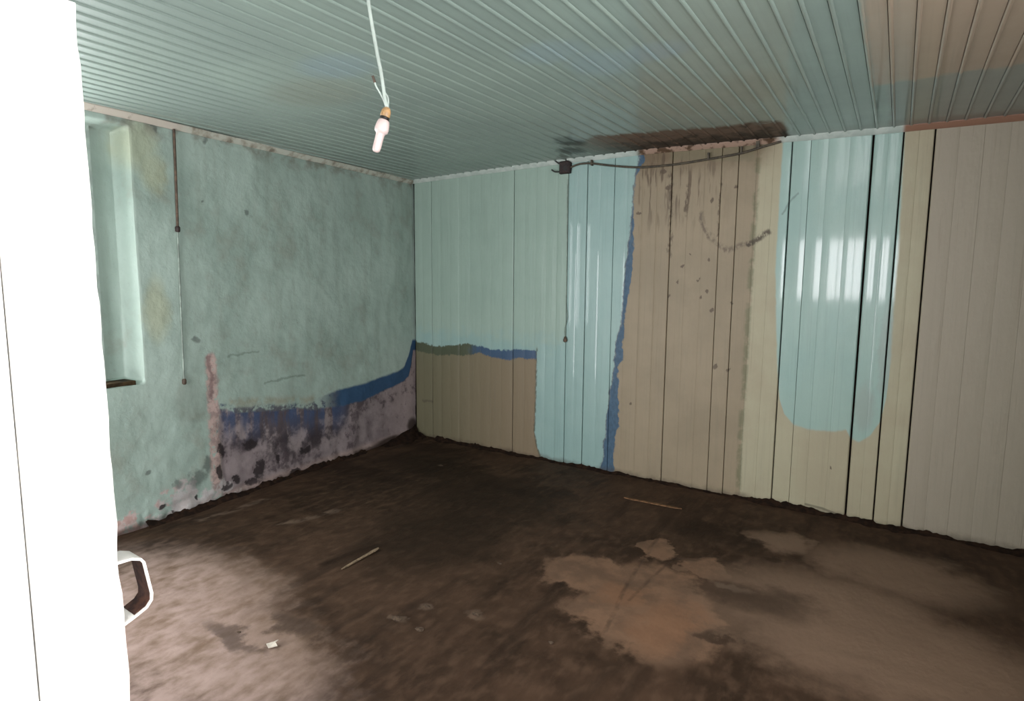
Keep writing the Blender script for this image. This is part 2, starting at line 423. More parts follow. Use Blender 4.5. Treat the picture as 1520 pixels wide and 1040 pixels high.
    # black mould spots and holes
    sp = g.spots(u, z, [(1.884, 0.135, 0.05, 0.085), (1.947, 0.063, 0.05, 0.025), (2.171, 0.099, 0.045, 0.03), (2.219, 0.219, 0.02, 0.05), (2.195, 0.373, 0.02, 0.05), (1.720, 0.189, 0.02, 0.04), (1.957, 0.356, 0.06, 0.04), (2.632, 0.095, 0.025, 0.02), (2.082, 0.118, 0.03, 0.03), (1.541, 0.028, 0.05, 0.03), (1.430, 0.184, 0.06, 0.03), (2.564, 0.034, 0.01), (2.394, 0.083, 0.012, 0.02)], 0.6, (n2 - 0.5) * 4.5)
    col = g.mix(sp * 0.9, col, (36, 28, 30))
    sp2 = g.spots(u, z, [(2.382, 0.221, 0.07, 0.06), (2.308, 0.293, 0.035, 0.06), (2.534, 0.223, 0.03), (2.705, 0.346, 0.018), (1.906, 2.091, 0.018, 0.025), (2.201, 2.541, 0.02, 0.03), (2.546, 2.552, 0.02), (2.338, 1.183, 0.02), (2.238, 2.124, 0.01)], 0.8, (n2 - 0.5) * 3.0)
    col = g.mix(sp2 * 0.62, col, (74, 80, 76))
    col = g.mix(g.spots(u, z, [(2.406, 0.748, 0.1, 0.14), (2.438, 0.846, 0.06, 0.1)], 0.95) * 0.3, col, (120, 124, 112))
    cr = g.mx(g.stroke(u, z, [(2.101, 1.041), (1.979, 1.059), (1.847, 1.056)], 0.008, 0.8), g.stroke(u, z, [(1.799, 0.799), (1.575, 0.822), (1.440, 0.826)], 0.008, 0.8))
    col = g.mix(cr * 0.5, col, (96, 112, 100))
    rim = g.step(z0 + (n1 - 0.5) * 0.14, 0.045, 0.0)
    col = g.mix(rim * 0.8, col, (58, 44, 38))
    dark_area = g.spots(s, z0, [(0.046, 0.101, 0.08, 0.09), (0.383, 0.014, 0.25, 0.05)], 0.6)  # dark brown spots at the wall foot by the corner
    col = g.mix(dark_area * 0.9, col, (52, 38, 32))
    h = n1 * 0.7 + n2 * 0.3 + big * 0.6 + g.inv(lowb) * 0.25
    return g.done(col, 0.62 + (n2 - 0.5) * 0.2, g.bump(h, 0.5, 0.02), spec=0.35)

def mat_ceiling():
    g = Graph('ceiling_board_paint')
    n1 = g.noise(scale=8, detail=5, rough=0.6)
    big = g.noise(scale=1.3, detail=5)
    grain = g.noise(g.vec(g.x * 50, g.y * 1.2, 0.0), scale=1.0, detail=4)
    col = g.mix(g.step(big, 0.35, 0.65), (158, 176, 165), (148, 165, 156))
    col = g.mix(g.spots(g.x, g.y, [(2.792, -2.140, 0.16, 0.12), (2.930, -1.911, 0.14, 0.16), (3.158, -1.912, 0.18, 0.1), (1.858, -2.529, 0.2, 0.14)], 0.9) * 0.55, col, (152, 174, 180))
    col = g.mix(g.spots(g.x, g.y, [(2.897, -1.414, 0.25, 0.25), (1.443, -2.314, 0.3, 0.2), (3.036, -1.043, 0.3, 0.2), (3.466, -1.190, 0.2, 0.25)], 0.9) * 0.45, col, (152, 158, 142))
    # bare tan paint at the right
    tan = g.step(g.x + (n1 - 0.5) * 0.03, 3.96, 4.0) * g.step(g.y + (n1 - 0.5) * 0.15, -0.92, -1.0)
    col = g.mix(tan, col, (184, 164, 142))
    grey = g.step(g.x + (n1 - 0.5) * 0.05, 4.03, 4.06) * g.inv(tan)
    col = g.mix(grey * 0.7, col, (150, 152, 144))
    # scorched brown band along the boarded wall
    xx = g.x + (n1 - 0.5) * 0.25
    depth = g.curve(g.x, [(a, -b) for a, b in [(2.164, -0.576), (2.291, -0.639), (2.619, -0.593), (2.840, -0.561), (3.047, -0.515), (3.257, -0.520), (3.503, -0.476), (3.532, -0.332)]])
    burn = g.step(g.y + depth + (n1 - 0.5) * 0.25, -0.03, 0.07) * g.step(xx, 1.92, 2.05) * g.step(g.x + (n1 - 0.5) * 0.06, 3.50, 3.46)
    bc = g.mix(g.step(n1 + (g.y + 0.25) * 0.7, 0.36, 0.64), (120, 94, 76), (62, 44, 26))
    col = g.mix(burn * g.step(g.x, 1.9, 2.5) * 0.95, col, bc)
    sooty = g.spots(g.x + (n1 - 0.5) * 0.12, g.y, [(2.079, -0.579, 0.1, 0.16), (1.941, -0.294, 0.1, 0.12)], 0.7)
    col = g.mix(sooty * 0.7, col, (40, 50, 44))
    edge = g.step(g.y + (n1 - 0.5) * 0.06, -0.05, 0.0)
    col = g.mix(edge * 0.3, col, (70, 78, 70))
    col = g.mix(g.step(grain, 0.5, 0.75) * 0.15, col, (100, 116, 106))
    h = grain * 0.5 + n1 * 0.6
    return g.done(col, 0.42 + (n1 - 0.5) * 0.2 + burn * 0.4, g.bump(h, 0.12, 0.006), spec=0.4, coat=0.5 - burn * 0.5)

def mat_floor():
    g = Graph('dirty_floor')
    n1 = g.noise(scale=5, detail=7, rough=0.62)
    n2 = g.noise(g.vec(g.x * 1.5, g.y * 0.8, 0.0), scale=13, detail=6, rough=0.5)
    big = g.noise(scale=1.1, detail=5, rough=0.55, dist=0.6)
    lengthwise = g.noise(g.vec(g.x * 7, g.y * 1.0, 0.0), scale=1.0, detail=5, rough=0.6)
    col = g.mix(g.step(big * 0.5 + n1 * 0.5, 0.36, 0.62), (52, 38, 27), (76, 57, 43))
    col = g.mix(g.step(n2, 0.42, 0.70) * 0.55, col, (94, 73, 57))
    col = g.mix(g.step(lengthwise, 0.5, 0.66) * 0.45, col, (36, 26, 18))
    wx = g.x + (n1 - 0.5) * 0.35 + (n2 - 0.5) * 0.10; wy = g.y + (n1 - 0.5) * 0.35
    # paler, swept patch with straight board joints showing in it
    patch = g.spots(wx, wy, [(3.174, -1.710, 0.3, 0.34), (2.818, -1.692, 0.22, 0.22), (3.348, -1.956, 0.26, 0.3), (3.043, -1.187, 0.1, 0.16), (3.367, -1.273, 0.16, 0.12), (3.182, -2.000, 0.3, 0.2)], 0.30)
    pc = g.mix(g.step(n1, 0.38, 0.62), (142, 111, 88), (116, 92, 74))
    pc = g.mix(g.spots(wx, wy, [(3.072, -1.778, 0.12, 0.12), (3.348, -1.956, 0.14, 0.25)], 0.8) * 0.6, pc, (152, 112, 84))
    col = g.mix(patch * 0.8, col, pc)
    pinkish = g.spots(wx, wy, [(3.656, -0.658, 0.18, 0.14), (4.183, -1.579, 0.7, 0.4), (3.975, -1.323, 0.5, 0.35), (4.255, -0.719, 0.4, 0.3), (1.212, -3.188, 0.6, 0.5), (1.792, -3.187, 0.5, 0.3)], 0.9)  # last two spots also paint in the light by the door
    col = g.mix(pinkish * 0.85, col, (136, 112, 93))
    door_glow = g.spots(g.x + (n1 - 0.5) * 0.5, g.y + (n1 - 0.5) * 0.5, [(1.103, -3.261, 0.75, 0.5), (1.668, -3.486, 0.9, 0.5)], 0.95)  # door light and glare put into the floor colour as a pale patch
    col = g.mix(door_glow * g.step(n1 + n2, 0.6, 1.3) * 0.9, col, (188, 164, 154))
    dark = g.spots(wx, wy, [(3.180, -0.738, 0.24, 0.14), (3.400, -0.774, 0.14, 0.1), (3.682, -1.445, 0.25, 0.15), (3.591, -1.887, 0.06, 0.05), (1.700, -0.735, 0.5, 0.16), (0.480, -0.299, 0.5, 0.12), (3.661, -0.926, 0.05, 0.03), (1.881, -2.911, 0.14, 0.06), (1.771, -3.112, 0.2, 0.05), (0.487, -1.164, 0.5, 0.14)], 0.95)
    col = g.mix(dark * 0.6, col, (40, 28, 19))
    dark_area = g.spots(wx, wy, [(1.830, -1.721, 0.42, 0.55), (1.696, -1.093, 0.6, 0.35), (0.830, -0.702, 0.5, 0.3)], 0.98)  # soft darker areas in the middle and back of the floor
    col = g.mix(dark_area * 0.7, col, (40, 29, 19))
    hole = g.stroke(g.x + (n2 - 0.5) * 0.05, g.y + (n1 - 0.5) * 0.08, [(1.549, -2.438), (1.565, -2.266), (1.610, -2.117)], 0.028, 0.8)
    col = g.mix(hole * 0.75, col, (40, 27, 17))
    lines = g.mx(g.stroke(wx * 0.15 + g.x * 0.85, wy * 0.15 + g.y * 0.85, [(2.994, -1.049), (3.036, -1.497), (3.140, -2.191)], 0.010, 0.8), g.stroke(g.x, g.y, [(3.159, -1.287), (3.135, -1.585), (3.126, -1.821)], 0.008, 0.9))
    lines = g.mx(lines, g.stroke(g.x + (n2 - 0.5) * 0.03, g.y + (n1 - 0.5) * 0.05, [(3.158, -1.247), (3.268, -1.193), (3.364, -1.087)], 0.018, 0.6))
    col = g.mix(lines * g.step(n2, 0.35, 0.6) * 0.5, col, (66, 52, 42))
    pale = g.spots(g.x + (n2 - 0.5) * 0.1, g.y + (n2 - 0.5) * 0.1, [(2.314, -2.444, 0.03), (2.558, -2.366, 0.05, 0.03), (2.264, -2.599, 0.05, 0.02), (0.903, -0.651, 0.02), (3.525, -1.407, 0.09, 0.03)], 0.95)
    col = g.mix(pale * 0.25, col, (150, 130, 112))
    scuff = g.stroke(g.x + (n2 - 0.5) * 0.06, g.y + (n1 - 0.5) * 0.08, [(0.869, -2.222), (0.976, -1.884)], 0.03, 0.8)
    scuff = g.mx(scuff, g.stroke(g.x + (n2 - 0.5) * 0.06, g.y + (n1 - 0.5) * 0.08, [(0.358, -2.477), (0.381, -2.276), (0.367, -2.020)], 0.03, 0.8))
    col = g.mix(scuff * g.step(n2, 0.35, 0.6) * 0.4, col, (140, 120, 104))
    h = n1 * 0.6 + n2 * 0.5 + lengthwise * 0.4 - lines * 0.3
    return g.done(col, 0.74 + (n2 - 0.5) * 0.25, g.bump(h, 0.45, 0.02), spec=0.12)

M_WALL = mat_back_wall()
M_PLASTER = mat_left_wall()
M_CEIL = mat_ceiling()
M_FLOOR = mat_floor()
M_DARK = simple('dark_gap_timber', (34, 26, 20), 0.9)
M_MINTWOOD = simple('mint_enamel_wood', (176, 192, 182), 0.4, 0.12, 14)
M_PLAINWALL = simple('plain_mint_plaster', (176, 188, 180), 0.65, 0.15, 4)
M_WHITE = simple('white_door_paint', (236, 232, 224), 0.55, 0.10, 9)
M_DIRT = simple('dark_brown_dirt', (48, 33, 23), 0.95, 0.4, 26, bump=0.6)
M_RUST = simple('rusty_strap', (80, 50, 36), 0.8, rgb2=(54, 34, 27), scale=60)
M_SILL = simple('worn_sill_wood', (72, 58, 38), 0.8, 0.45, 18)
M_CORD = simple('white_flex', (186, 198, 188), 0.5, 0.08, 20)
M_BRASS = simple('old_brass', (200, 158, 108), 0.45, 0.2, 80)
M_BLACK = simple('black_bakelite', (26, 22, 20), 0.5, 0.2, 60)
M_BULB = simple('milky_bulb', (228, 206, 200), 0.35, 0.03, 40, bump=0.02)
M_BOXBLACK = simple('charred_box', (52, 34, 30), 0.7, 0.5, 60)
M_WIRE = simple('dirty_cable', (86, 78, 62), 0.7, 0.3, 40)
M_WIREMINT = simple('painted_over_cable', (156, 172, 160), 0.6, 0.2, 20)
M_WIREBROWN = simple('brown_cable', (104, 84, 66), 0.7, 0.3, 30)
M_SPLINT = simple('pale_split_wood', (150, 130, 106), 0.8, 0.25, 60)
M_STRIPWOOD = simple('tan_wood_strip', (132, 98, 70), 0.8, 0.25, 40)
M_FLAKE = simple('white_paint_flake', (216, 206, 190), 0.7, 0.1, 60)
M_CRUMB = simple('plaster_crumb', (98, 82, 68), 0.9, 0.2, 60)

def mat_trim(name, left):
    g = Graph(name)
    n = g.noise(scale=14, detail=5)
    if left:
        col = g.mix(g.step(n, 0.4, 0.6), (198, 200, 186), (168, 164, 148))
        s = g.x * math.sin(TH) - g.y * math.cos(TH)
        col = g.mix(g.step(s, 2.3, 2.45), col, (206, 198, 184))
        col = g.mix(g.step(n, 0.56, 0.66) * 0.5, col, (92, 80, 66))
    else:
        col = g.mix(g.step(n, 0.4, 0.6), (204, 214, 206), (186, 198, 190))
        brown = g.step(g.x + (n - 0.5) * 0.1, 2.36, 2.42) * g.step(g.x, 3.45, 3.36)
        col = g.mix(brown, col, g.mix(g.step(n, 0.48, 0.6), (168, 142, 124), (90, 70, 52)))
        col = g.mix(g.step(g.x, 4.10, 4.13), col, (150, 112, 92))
    return g.done(col, 0.45, g.bump(n, 0.2, 0.004))

# ------------------------------------------------------------------ ceiling height along the boarded wall (it sags to the right)
CEILZ = [(-0.1, 2.604), (0.9, 2.619), (1.6, 2.627), (2.5, 2.626), (3.2, 2.605), (4.0, 2.582), (4.9, 2.565), (6.1, 2.56)]
def cz(x, y):
    t = min(max((y + 3.0) / 3.0, 0), 1)
    return 2.6 * (1 - t) + interp(CEILZ, x) * t

# ------------------------------------------------------------------ floor
nx, ny = 150, 130
fx0, fx1, fy0, fy1 = -0.15, RIGHTX + 0.1, REAR - 0.05, 0.12
v = []; f = []
for j in range(ny + 1):
    for i in range(nx + 1):
        x = fx0 + (fx1 - fx0) * i / nx; y = fy0 + (fy1 - fy0) * j / ny
        v.append((x, y, 0.007 * fbm(x * 2.2, y * 1.6, 3.1) + 0.003 * fbm(x * 9, y * 7, 1.0)))
for j in range(ny):
    for i in range(nx):
        k = j * (nx + 1) + i; f.append((k, k + 1, k + nx + 2, k + nx + 1))
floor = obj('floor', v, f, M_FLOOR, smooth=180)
struct(floor, 'bare floor caked with dark brown dirt and pale swept patches')

# ------------------------------------------------------------------ boarded wall
wall_back = MB().box((-0.3, 0.03, -0.1), (RIGHTX + 0.15, 0.16, 2.75)).build('wall_back', M_DARK)
struct(wall_back, 'wall of vertical tongue and groove boards in mint, blue and beige paint')
EDGES = [0.024, 0.12, 0.245, 0.36, 0.48, 0.59, 0.72, 0.85, 0.97, 1.095, 1.22, 1.345, 1.455, 1.56, 1.665, 1.766, 1.855, 1.943, 2.065, 2.185,
         2.30, 2.42, 2.54, 2.655, 2.78, 2.90, 3.02, 3.137, 3.26, 3.37, 3.483, 3.60, 3.705, 3.83, 3.957, 4.04, 4.119, 4.20, 4.28]
while EDGES[-1] < RIGHTX + 0.05: EDGES.append(EDGES[-1] + 0.12)
STRONG = {0.245: .6, 1.22: .8, 1.766: .7, 1.943: .9, 2.185: .5, 2.655: .8, 3.02: .5, 3.137: .6, 3.483: 1.0, 3.60: .25, 3.957: 1.7, 4.119: 1.1, 4.28: 1.2}
def board(name, x0, x1, za, zb, c0, c1, tilt, cup, mat, parent):
    """upright board with chamfered edges and a slightly crowned face; front at y = 0"""
    n = 6; sec = [(x0, 0.026)]
    sec.append((x0, c0 * 0.9))
    for k in range(n + 1):
        t = k / n; x = x0 + c0 + (x1 - c1 - x0 - c0) * t
        sec.append((x, -cup * (1 - (2 * t - 1) ** 2) + tilt * (t - 0.5)))
    sec.append((x1, c1 * 0.9)); sec.append((x1, 0.026))
    m_ = len(sec); v = []; f = []
    levels = [za, za + 0.6, za + 1.3, za + 2.0, zb]
    for L, zz in enumerate(levels):
        w = 0.0012 * fbm(x0 * 7.3, L * 1.7)
        for (a, b) in sec: v.append((a, b + (w if b < 0.02 else 0), zz))
    for L in range(len(levels) - 1):
        for k in range(m_ - 1):
            f.append((L * m_ + k, L * m_ + k + 1, (L + 1) * m_ + k + 1, (L + 1) * m_ + k))
    f.append(tuple(range(m_))); f.append(tuple((len(levels) - 1) * m_ + k for k in range(m_)))
    return obj(name, v, f, mat, parent, smooth=25)
rb = random.Random(11)
for a, b in zip(EDGES, EDGES[1:]):
    sa, sb = STRONG.get(round(a, 3), 0.0), STRONG.get(round(b, 3), 0.0)
    ga, gb = 0.0002 + 0.0036 * sa, 0.0002 + 0.0036 * sb
    board('board', a + ga, b - gb, 0.004 + rb.uniform(0, 0.010), 2.70, 0.0008 + 0.0030 * sa, 0.0008 + 0.0030 * sb,
          rb.uniform(-0.0011, 0.0011), rb.uniform(0.0010, 0.0022), M_WALL, wall_back)

# ------------------------------------------------------------------ left wall: lumpy plaster with a deep window recess
S_END = 5.1
REC_S0, REC_S1, REC_Z0, REC_Z1 = 2.705, 3.86, 0.945, 2.515
def depth(s, z):
    def sm(e0, e1, t):
        t = min(max((t - e0) / (e1 - e0), 0), 1); return t * t * (3 - 2 * t)
    m_ = sm(REC_S0 - 0.012, REC_S0 + 0.028 - 0.01 * (z - 1.0) * 0.5, s) * sm(REC_S1 + 0.02, REC_S1 - 0.02, s) * sm(REC_Z0 - 0.012, REC_Z0 + 0.025, z) * sm(REC_Z1 + 0.012, REC_Z1 - 0.02, z)
    return m_
def frange(a, b, d):
    out = []; t = a
    while t < b - 1e-6: out.append(t); t += d
    out.append(b); return out
ss = frange(-0.02, 2.64, 0.02) + frange(2.648, 2.80, 0.008) + frange(2.82, 3.80, 0.02) + frange(3.82, 3.90, 0.01) + frange(3.93, S_END, 0.03)
zz = frange(-0.06, 0.90, 0.015) + frange(0.915, 1.0, 0.008) + frange(1.02, 2.46, 0.02) + frange(2.475, 2.55, 0.008) + [2.57, 2.60, 2.64, 2.70]
v = []; f = []
for z in zz:
    for s in ss:
        b = 0.010 * fbm(s * 1.8, z * 1.6, 5.0) + 0.0035 * fbm(s * 9, z * 9, 2.0, 3)
        # plaster lost low on the wall
        if z < 0.7 and s < 2.2: b -= 0.010 * max(0.0, min(1.0, (0.62 - z) / 0.1)) * (0.5 + 0.5 * fbm(s * 5, z * 5, 9.0))
        if z < 0.10: b += 0.012 * fbm(s * 7, z * 9, 4.0)
        v.append(LW(s, z, b - 0.16 * depth(s, z)))
W = len(ss)
for j in range(len(zz) - 1):
    for i in range(W - 1):
        sm_, zm = (ss[i] + ss[i + 1]) / 2, (zz[j] + zz[j + 1]) / 2
        if WIN_S0 < sm_ < WIN_S1 and WIN_Z0 < zm < WIN_Z1: continue
        k = j * W + i; f.append((k, k + 1, k + W + 1, k + W))
wl = MB(); wl.add(v, f)
for (a, b, c, d) in ((-0.3, S_END, -0.1, WIN_Z0 - 0.02), (-0.3, S_END, WIN_Z1 + 0.02, 2.75), (-0.3, WIN_S0 - 0.02, WIN_Z0 - 0.02, WIN_Z1 + 0.02), (WIN_S1 + 0.02, S_END, WIN_Z0 - 0.02, WIN_Z1 + 0.02)):
    wl.obox(LW(a, c, -0.32), DS * (b - a), DN * 0.12, UP * (d - c))
wall_left = wl.build('wall_left', M_PLASTER, smooth=50)
struct(wall_left, 'lumpy mint plaster wall with peeling blue and mouldy bare plaster low down')

# window in the recess: painted casing, stile, rails and worn sill
win = empty('window_1', LW((WIN_S0 + WIN_S1) / 2, REC_Z0, -0.14))
struct(win, 'mint painted casement standing in the deep recess of the plaster wall')
def lbox(s0, s1, z0, z1, d0, d1):
    return MB().obox(LW(s0, z0, d0), DS * (s1 - s0), DN * (d1 - d0), UP * (z1 - z0))
for nm, q in (('casing', (WIN_S0 - 0.07, WIN_S0 + 0.02, WIN_Z0 - 0.05, WIN_Z1 + 0.05)), ('casing', (WIN_S1 - 0.02, WIN_S1 + 0.07, WIN_Z0 - 0.05, WIN_Z1 + 0.05)),
              ('casing', (WIN_S0 + 0.02, WIN_S1 - 0.02, WIN_Z1 - 0.01, WIN_Z1 + 0.05)), ('mullion', (3.275, 3.315, WIN_Z0, WIN_Z1 - 0.01)), ('glazing_bar', (WIN_S0 + 0.02, 3.275, 1.70, 1.73)), ('glazing_bar', (3.315, WIN_S1 - 0.02, 1.70, 1.73))):
    o = lbox(*q, -0.20, -0.125).build(nm, M_MINTWOOD); reparent(o, win)
o = lbox(REC_S0 + 0.045, REC_S1 - 0.03, REC_Z0 - 0.012, REC_Z0 + 0.016, -0.155, -0.004).build('sill', M_SILL); reparent(o, win)
o['label'] = 'dirty brown worn wooden sill'

# ------------------------------------------------------------------ walls behind the viewer
wr = MB()
y0, y1, z0, z1 = ADDED_SIDEWIN
wr.box((RIGHTX, REAR - 0.15, -0.1), (RIGHTX + 0.15, y0, 2.75)); wr.box((RIGHTX, y1, -0.1), (RIGHTX + 0.15, 0.02, 2.75))
wr.box((RIGHTX, y0, -0.1), (RIGHTX + 0.15, y1, z0)); wr.box((RIGHTX, y0, z1), (RIGHTX + 0.15, y1, 2.75))
struct(wr.build('wall_right', M_PLAINWALL), 'plain mint wall to the right of the viewer')
wb_ = MB()
wb_.box((-0.2, REAR - 0.15, -0.1), (ADDED_DOOR_X0, REAR, 2.75)); wb_.box((ADDED_DOOR_X1, REAR - 0.15, -0.1), (REARWIN[0], REAR, 2.75)); wb_.box((ADDED_DOOR_X0, REAR - 0.15, ADDED_DOOR_H), (ADDED_DOOR_X1, REAR, 2.75))
wb_.box((REARWIN[1], REAR - 0.15, -0.1), (RIGHTX, REAR, 2.75)); wb_.box((REARWIN[0], REAR - 0.15, -0.1), (REARWIN[1], REAR, REARWIN[2])); wb_.box((REARWIN[0], REAR - 0.15, REARWIN[3]), (REARWIN[1], REAR, 2.75))
struct(wb_.build('wall_rear', M_PLAINWALL), 'plain mint wall behind the viewer with an added open doorway')
w3 = empty('added_window', (RIGHTX + 0.08, y0, z0))
struct(w3, 'plain unseen window added in the wall to the right of the viewer')
for (a, b) in ((y0, y0 + 0.05), ((y0 + y1) / 2 - 0.025, (y0 + y1) / 2 + 0.025), (y1 - 0.05, y1)):
    reparent(MB().box((RIGHTX + 0.05, a, z0 + 0.05), (RIGHTX + 0.11, b, z1 - 0.05)).build('stile', M_MINTWOOD), w3)
for a in (z0, z1 - 0.05):
    reparent(MB().box((RIGHTX + 0.05, y0, a), (RIGHTX + 0.11, y1, a + 0.05)).build('rail', M_MINTWOOD), w3)
w2 = empty('window_2', (REARWIN[0], REAR - 0.08, REARWIN[2]))
struct(w2, 'plain open window in the wall behind the viewer')
for (x0, x1, z0, z1) in ((REARWIN[0], REARWIN[0] + 0.05, REARWIN[2], REARWIN[3]), (REARWIN[1] - 0.05, REARWIN[1], REARWIN[2], REARWIN[3]), (3.64, 3.69, REARWIN[2] + 0.05, REARWIN[3] - 0.05)):
    reparent(MB().box((x0, REAR - 0.11, z0), (x1, REAR - 0.05, z1)).build('stile', M_MINTWOOD), w2)
for z0 in (REARWIN[2], REARWIN[3] - 0.05):
    reparent(MB().box((REARWIN[0] + 0.05, REAR - 0.11, z0), (REARWIN[1] - 0.05, REAR - 0.05, z0 + 0.05)).build('rail', M_MINTWOOD), w2)

# ------------------------------------------------------------------ ceiling of narrow V-jointed boards
ceiling = MB().box((-0.3, REAR - 0.15, 2.67), (RIGHTX + 0.15, 0.16, 2.76)).build('ceiling', M_DARK)
struct(ceiling, 'ceiling of narrow mint painted boards, scorched brown along the boarded wall')
PITCH = 0.0892
xe = 4.145 - PITCH * 47
rc = random.Random(5)
k = 0
while xe < RIGHTX:
    a, b = xe + 0.0009, xe + PITCH - 0.0009
    c = 0.0105; n = 4; ys = [REAR, -3.0, -1.5, -0.7, 0.028]; v = []; f = []
    cup = rc.uniform(0.0, 0.0005); tl = rc.uniform(-0.0008, 0.0008)
    xm = (a + b) / 2; bw = 0.0165
    sec = [(a, 0.022), (a, 0.001)]
    for q in range(1, 6):
        t = math.pi * q / 6; sec.append((a + bw * 0.5 - bw * 0.5 * math.cos(t), -0.0080 * math.sin(t)))
    for q in range(n + 1):
        t = q / n; sec.append((a + bw + (b - a - bw) * t, -cup * (1 - (2 * t - 1) ** 2) + tl * (t - 0.5) * min(1, 4 * t)))
    sec += [(b, 0.022)]
    for y in ys:
        z = cz(xm, y)
        sl = (cz(xm + 0.1, y) - cz(xm - 0.1, y)) / 0.2
        for (p, q) in sec: v.append((p, y, z + q + sl * (p - xm)))
    m_ = len(sec)
    for L in range(len(ys) - 1):
        for q in range(m_ - 1): f.append((L * m_ + q, L * m_ + q + 1, (L + 1) * m_ + q + 1, (L + 1) * m_ + q))
    f.append(tuple(range(m_))); f.append(tuple((len(ys) - 1) * m_ + q for q in range(m_)))
    obj('board', v, f, M_CEIL, ceiling, smooth=25)
    xe += PITCH; k += 1

# trims in the angle of ceiling and walls
prof = [(0, 0), (0.034, 0), (0.034, -0.006), (0.029, -0.012), (0.021, -0.021), (0.012, -0.029), (0.006, -0.034), (0, -0.034)]
v = []; f = []
xs = frange(0.0, RIGHTX, 0.1)
for x in xs:
    for (a, b) in prof: v.append((x, -a, cz(x, 0) + b + 0.0015 * fbm(x * 3, 1.1)))
P = len(prof)
for i in range(len(xs) - 1):
    for q in range(P): f.append((i * P + q, i * P + (q + 1) % P, (i + 1) * P + (q + 1) % P, (i + 1) * P + q))
f.append(tuple(range(P))); f.append(tuple((len(xs) - 1) * P + q for q in range(P)))
struct(obj('trim_1', v, f, mat_trim('trim_paint_mint', False), smooth=30), 'narrow painted moulding between the ceiling and the boarded wall')
v = []; f = []
sl_ = frange(0.02, 4.9, 0.08)
for s in sl_:
    gap = 0.004 * fbm(s * 4, 2.0)
    for (a, b) in prof:
        p = LW(s, 0, a + 0.004); v.append((p.x, p.y, cz(p.x, p.y) + b * 1.1 - 0.004 + gap))
for i in range(len(sl_) - 1):
    for q in range(P): f.append((i * P + q, i * P + (q + 1) % P, (i + 1) * P + (q + 1) % P, (i + 1) * P + q))
f.append(tuple(range(P))); f.append(tuple((len(sl_) - 1) * P + q for q in range(P)))
struct(obj('trim_2', v, f, mat_trim('trim_paint_worn', True), smooth=30), 'worn whitish moulding between the ceiling and the plaster wall')

# ------------------------------------------------------------------ open door beside the viewer
EDGE = Vector((3.107, -4.090, 0)); HINGE = Vector((3.085, REAR + 0.01, 0))
door = empty('door_1', (HINGE.x, HINGE.y, 0))
struct(door, 'white plank door standing open beside the viewer, bright with daylight')
dl = (EDGE - HINGE); Ld = dl.length; du = dl.normalized(); dn = Vector((du.y, -du.x, 0))
rd = random.Random(3)
NP = 7
for i in range(NP):
    o = MB()
    a = HINGE + du * (Ld * i / NP + 0.001); w_ = du * (Ld / NP - 0.002)
    if i < NP - 1:
        o.obox(a + UP * 0.02 - dn * 0.022, w_, dn * (0.022 + rd.uniform(-0.001, 0.001)), UP * 1.98)
        q = o.build('plank', M_WHITE)
    else:
        vv = []; ff = []; hs = frange(0.02, 2.0, 0.03)
        for h in hs:
            e = a + w_ + du * (0.0035 * fbm(h * 14, 0.3, 0.0, 6) - 0.006 * (h - 1.1)) + UP * h
            b0 = a + UP * h
            vv += [b0 - dn * 0.022, e - dn * 0.022, e, b0]
        for j in range(len(hs) - 1):
            for kk in range(4): ff.append((j * 4 + kk, j * 4 + (kk + 1) % 4, (j + 1) * 4 + (kk + 1) % 4, (j + 1) * 4 + kk))
        ff += [(0, 1, 2, 3), tuple((len(hs) - 1) * 4 + kk for kk in range(4))]
        q = obj('plank', vv, ff, M_WHITE)
    reparent(q, door)
for zb in (0.3, 1.62):
    q = MB().obox(HINGE + du * 0.05 - dn * 0.05 + UP * zb, du * (Ld - 0.12), dn * 0.027, UP * 0.11).build('ledge', M_WHITE); reparent(q, door)
# bent rusty strap pull on the leading edge, glare painted white outside
h0, h1, pr_, wd = 1.030, 1.118, 0.046, 0.044
cpts = [(-0.004, h1 + 0.006), (pr_ * 0.40, h1 + 0.005), (pr_ * 0.70, h1 - 0.001), (pr_ * 0.80, h1 - 0.008), (pr_ * 1.0, h0 + 0.020), (pr_ * 0.98, h0 + 0.008), (pr_ * 0.80, h0 - 0.002), (pr_ * 0.4, h0 - 0.010), (-0.004, h0 - 0.018)]
base = EDGE - du * 0.002
vv = []; ff = []
for i, (a, h) in enumerate(cpts):
    p0 = Vector(cpts[max(i - 1, 0)]); p1 = Vector(cpts[min(i + 1, len(cpts) - 1)]); t_ = (p1 - p0).normalized(); nn = Vector((-t_.y, t_.x)) * 0.0022
    for sgn in (1, -1):
        q = base + du * (a + nn.x * sgn) + UP * (h + nn.y * sgn)
        vv += [q - dn * wd, q + dn * 0.002]
for i in range(len(cpts) - 1):
    o_ = i * 4; p_ = o_ + 4
    ff += [(o_, o_ + 1, p_ + 1, p_), (o_ + 2, o_ + 3, p_ + 3, p_ + 2), (o_, o_ + 2, p_ + 2, p_), (o_ + 1, o_ + 3, p_ + 3, p_ + 1)]
ff += [(0, 1, 3, 2), tuple(len(vv) - 4 + i for i in (0, 1, 3, 2))]
q = obj('handle', vv, ff, M_WHITE, smooth=40); reparent(q, door); q['label'] = 'bent rusty strap handle, outside whitened for glare'
hd = q; vv = []; ff = []
for i, (a, h) in enumerate(cpts):
    p0 = Vector(cpts[max(i - 1, 0)]); p1 = Vector(cpts[min(i + 1, len(cpts) - 1)]); t_ = (p1 - p0).normalized(); nn = Vector((-t_.y, t_.x))
    for off in (-0.0021, -0.0032):
        q = base + du * (a + nn.x * off) + UP * (h + nn.y * off)
        if i == 0: q -= UP * 0.0005
        vv += [q - dn * (wd - 0.001), q - dn * 0.001]
i0, i1 = 2, 7
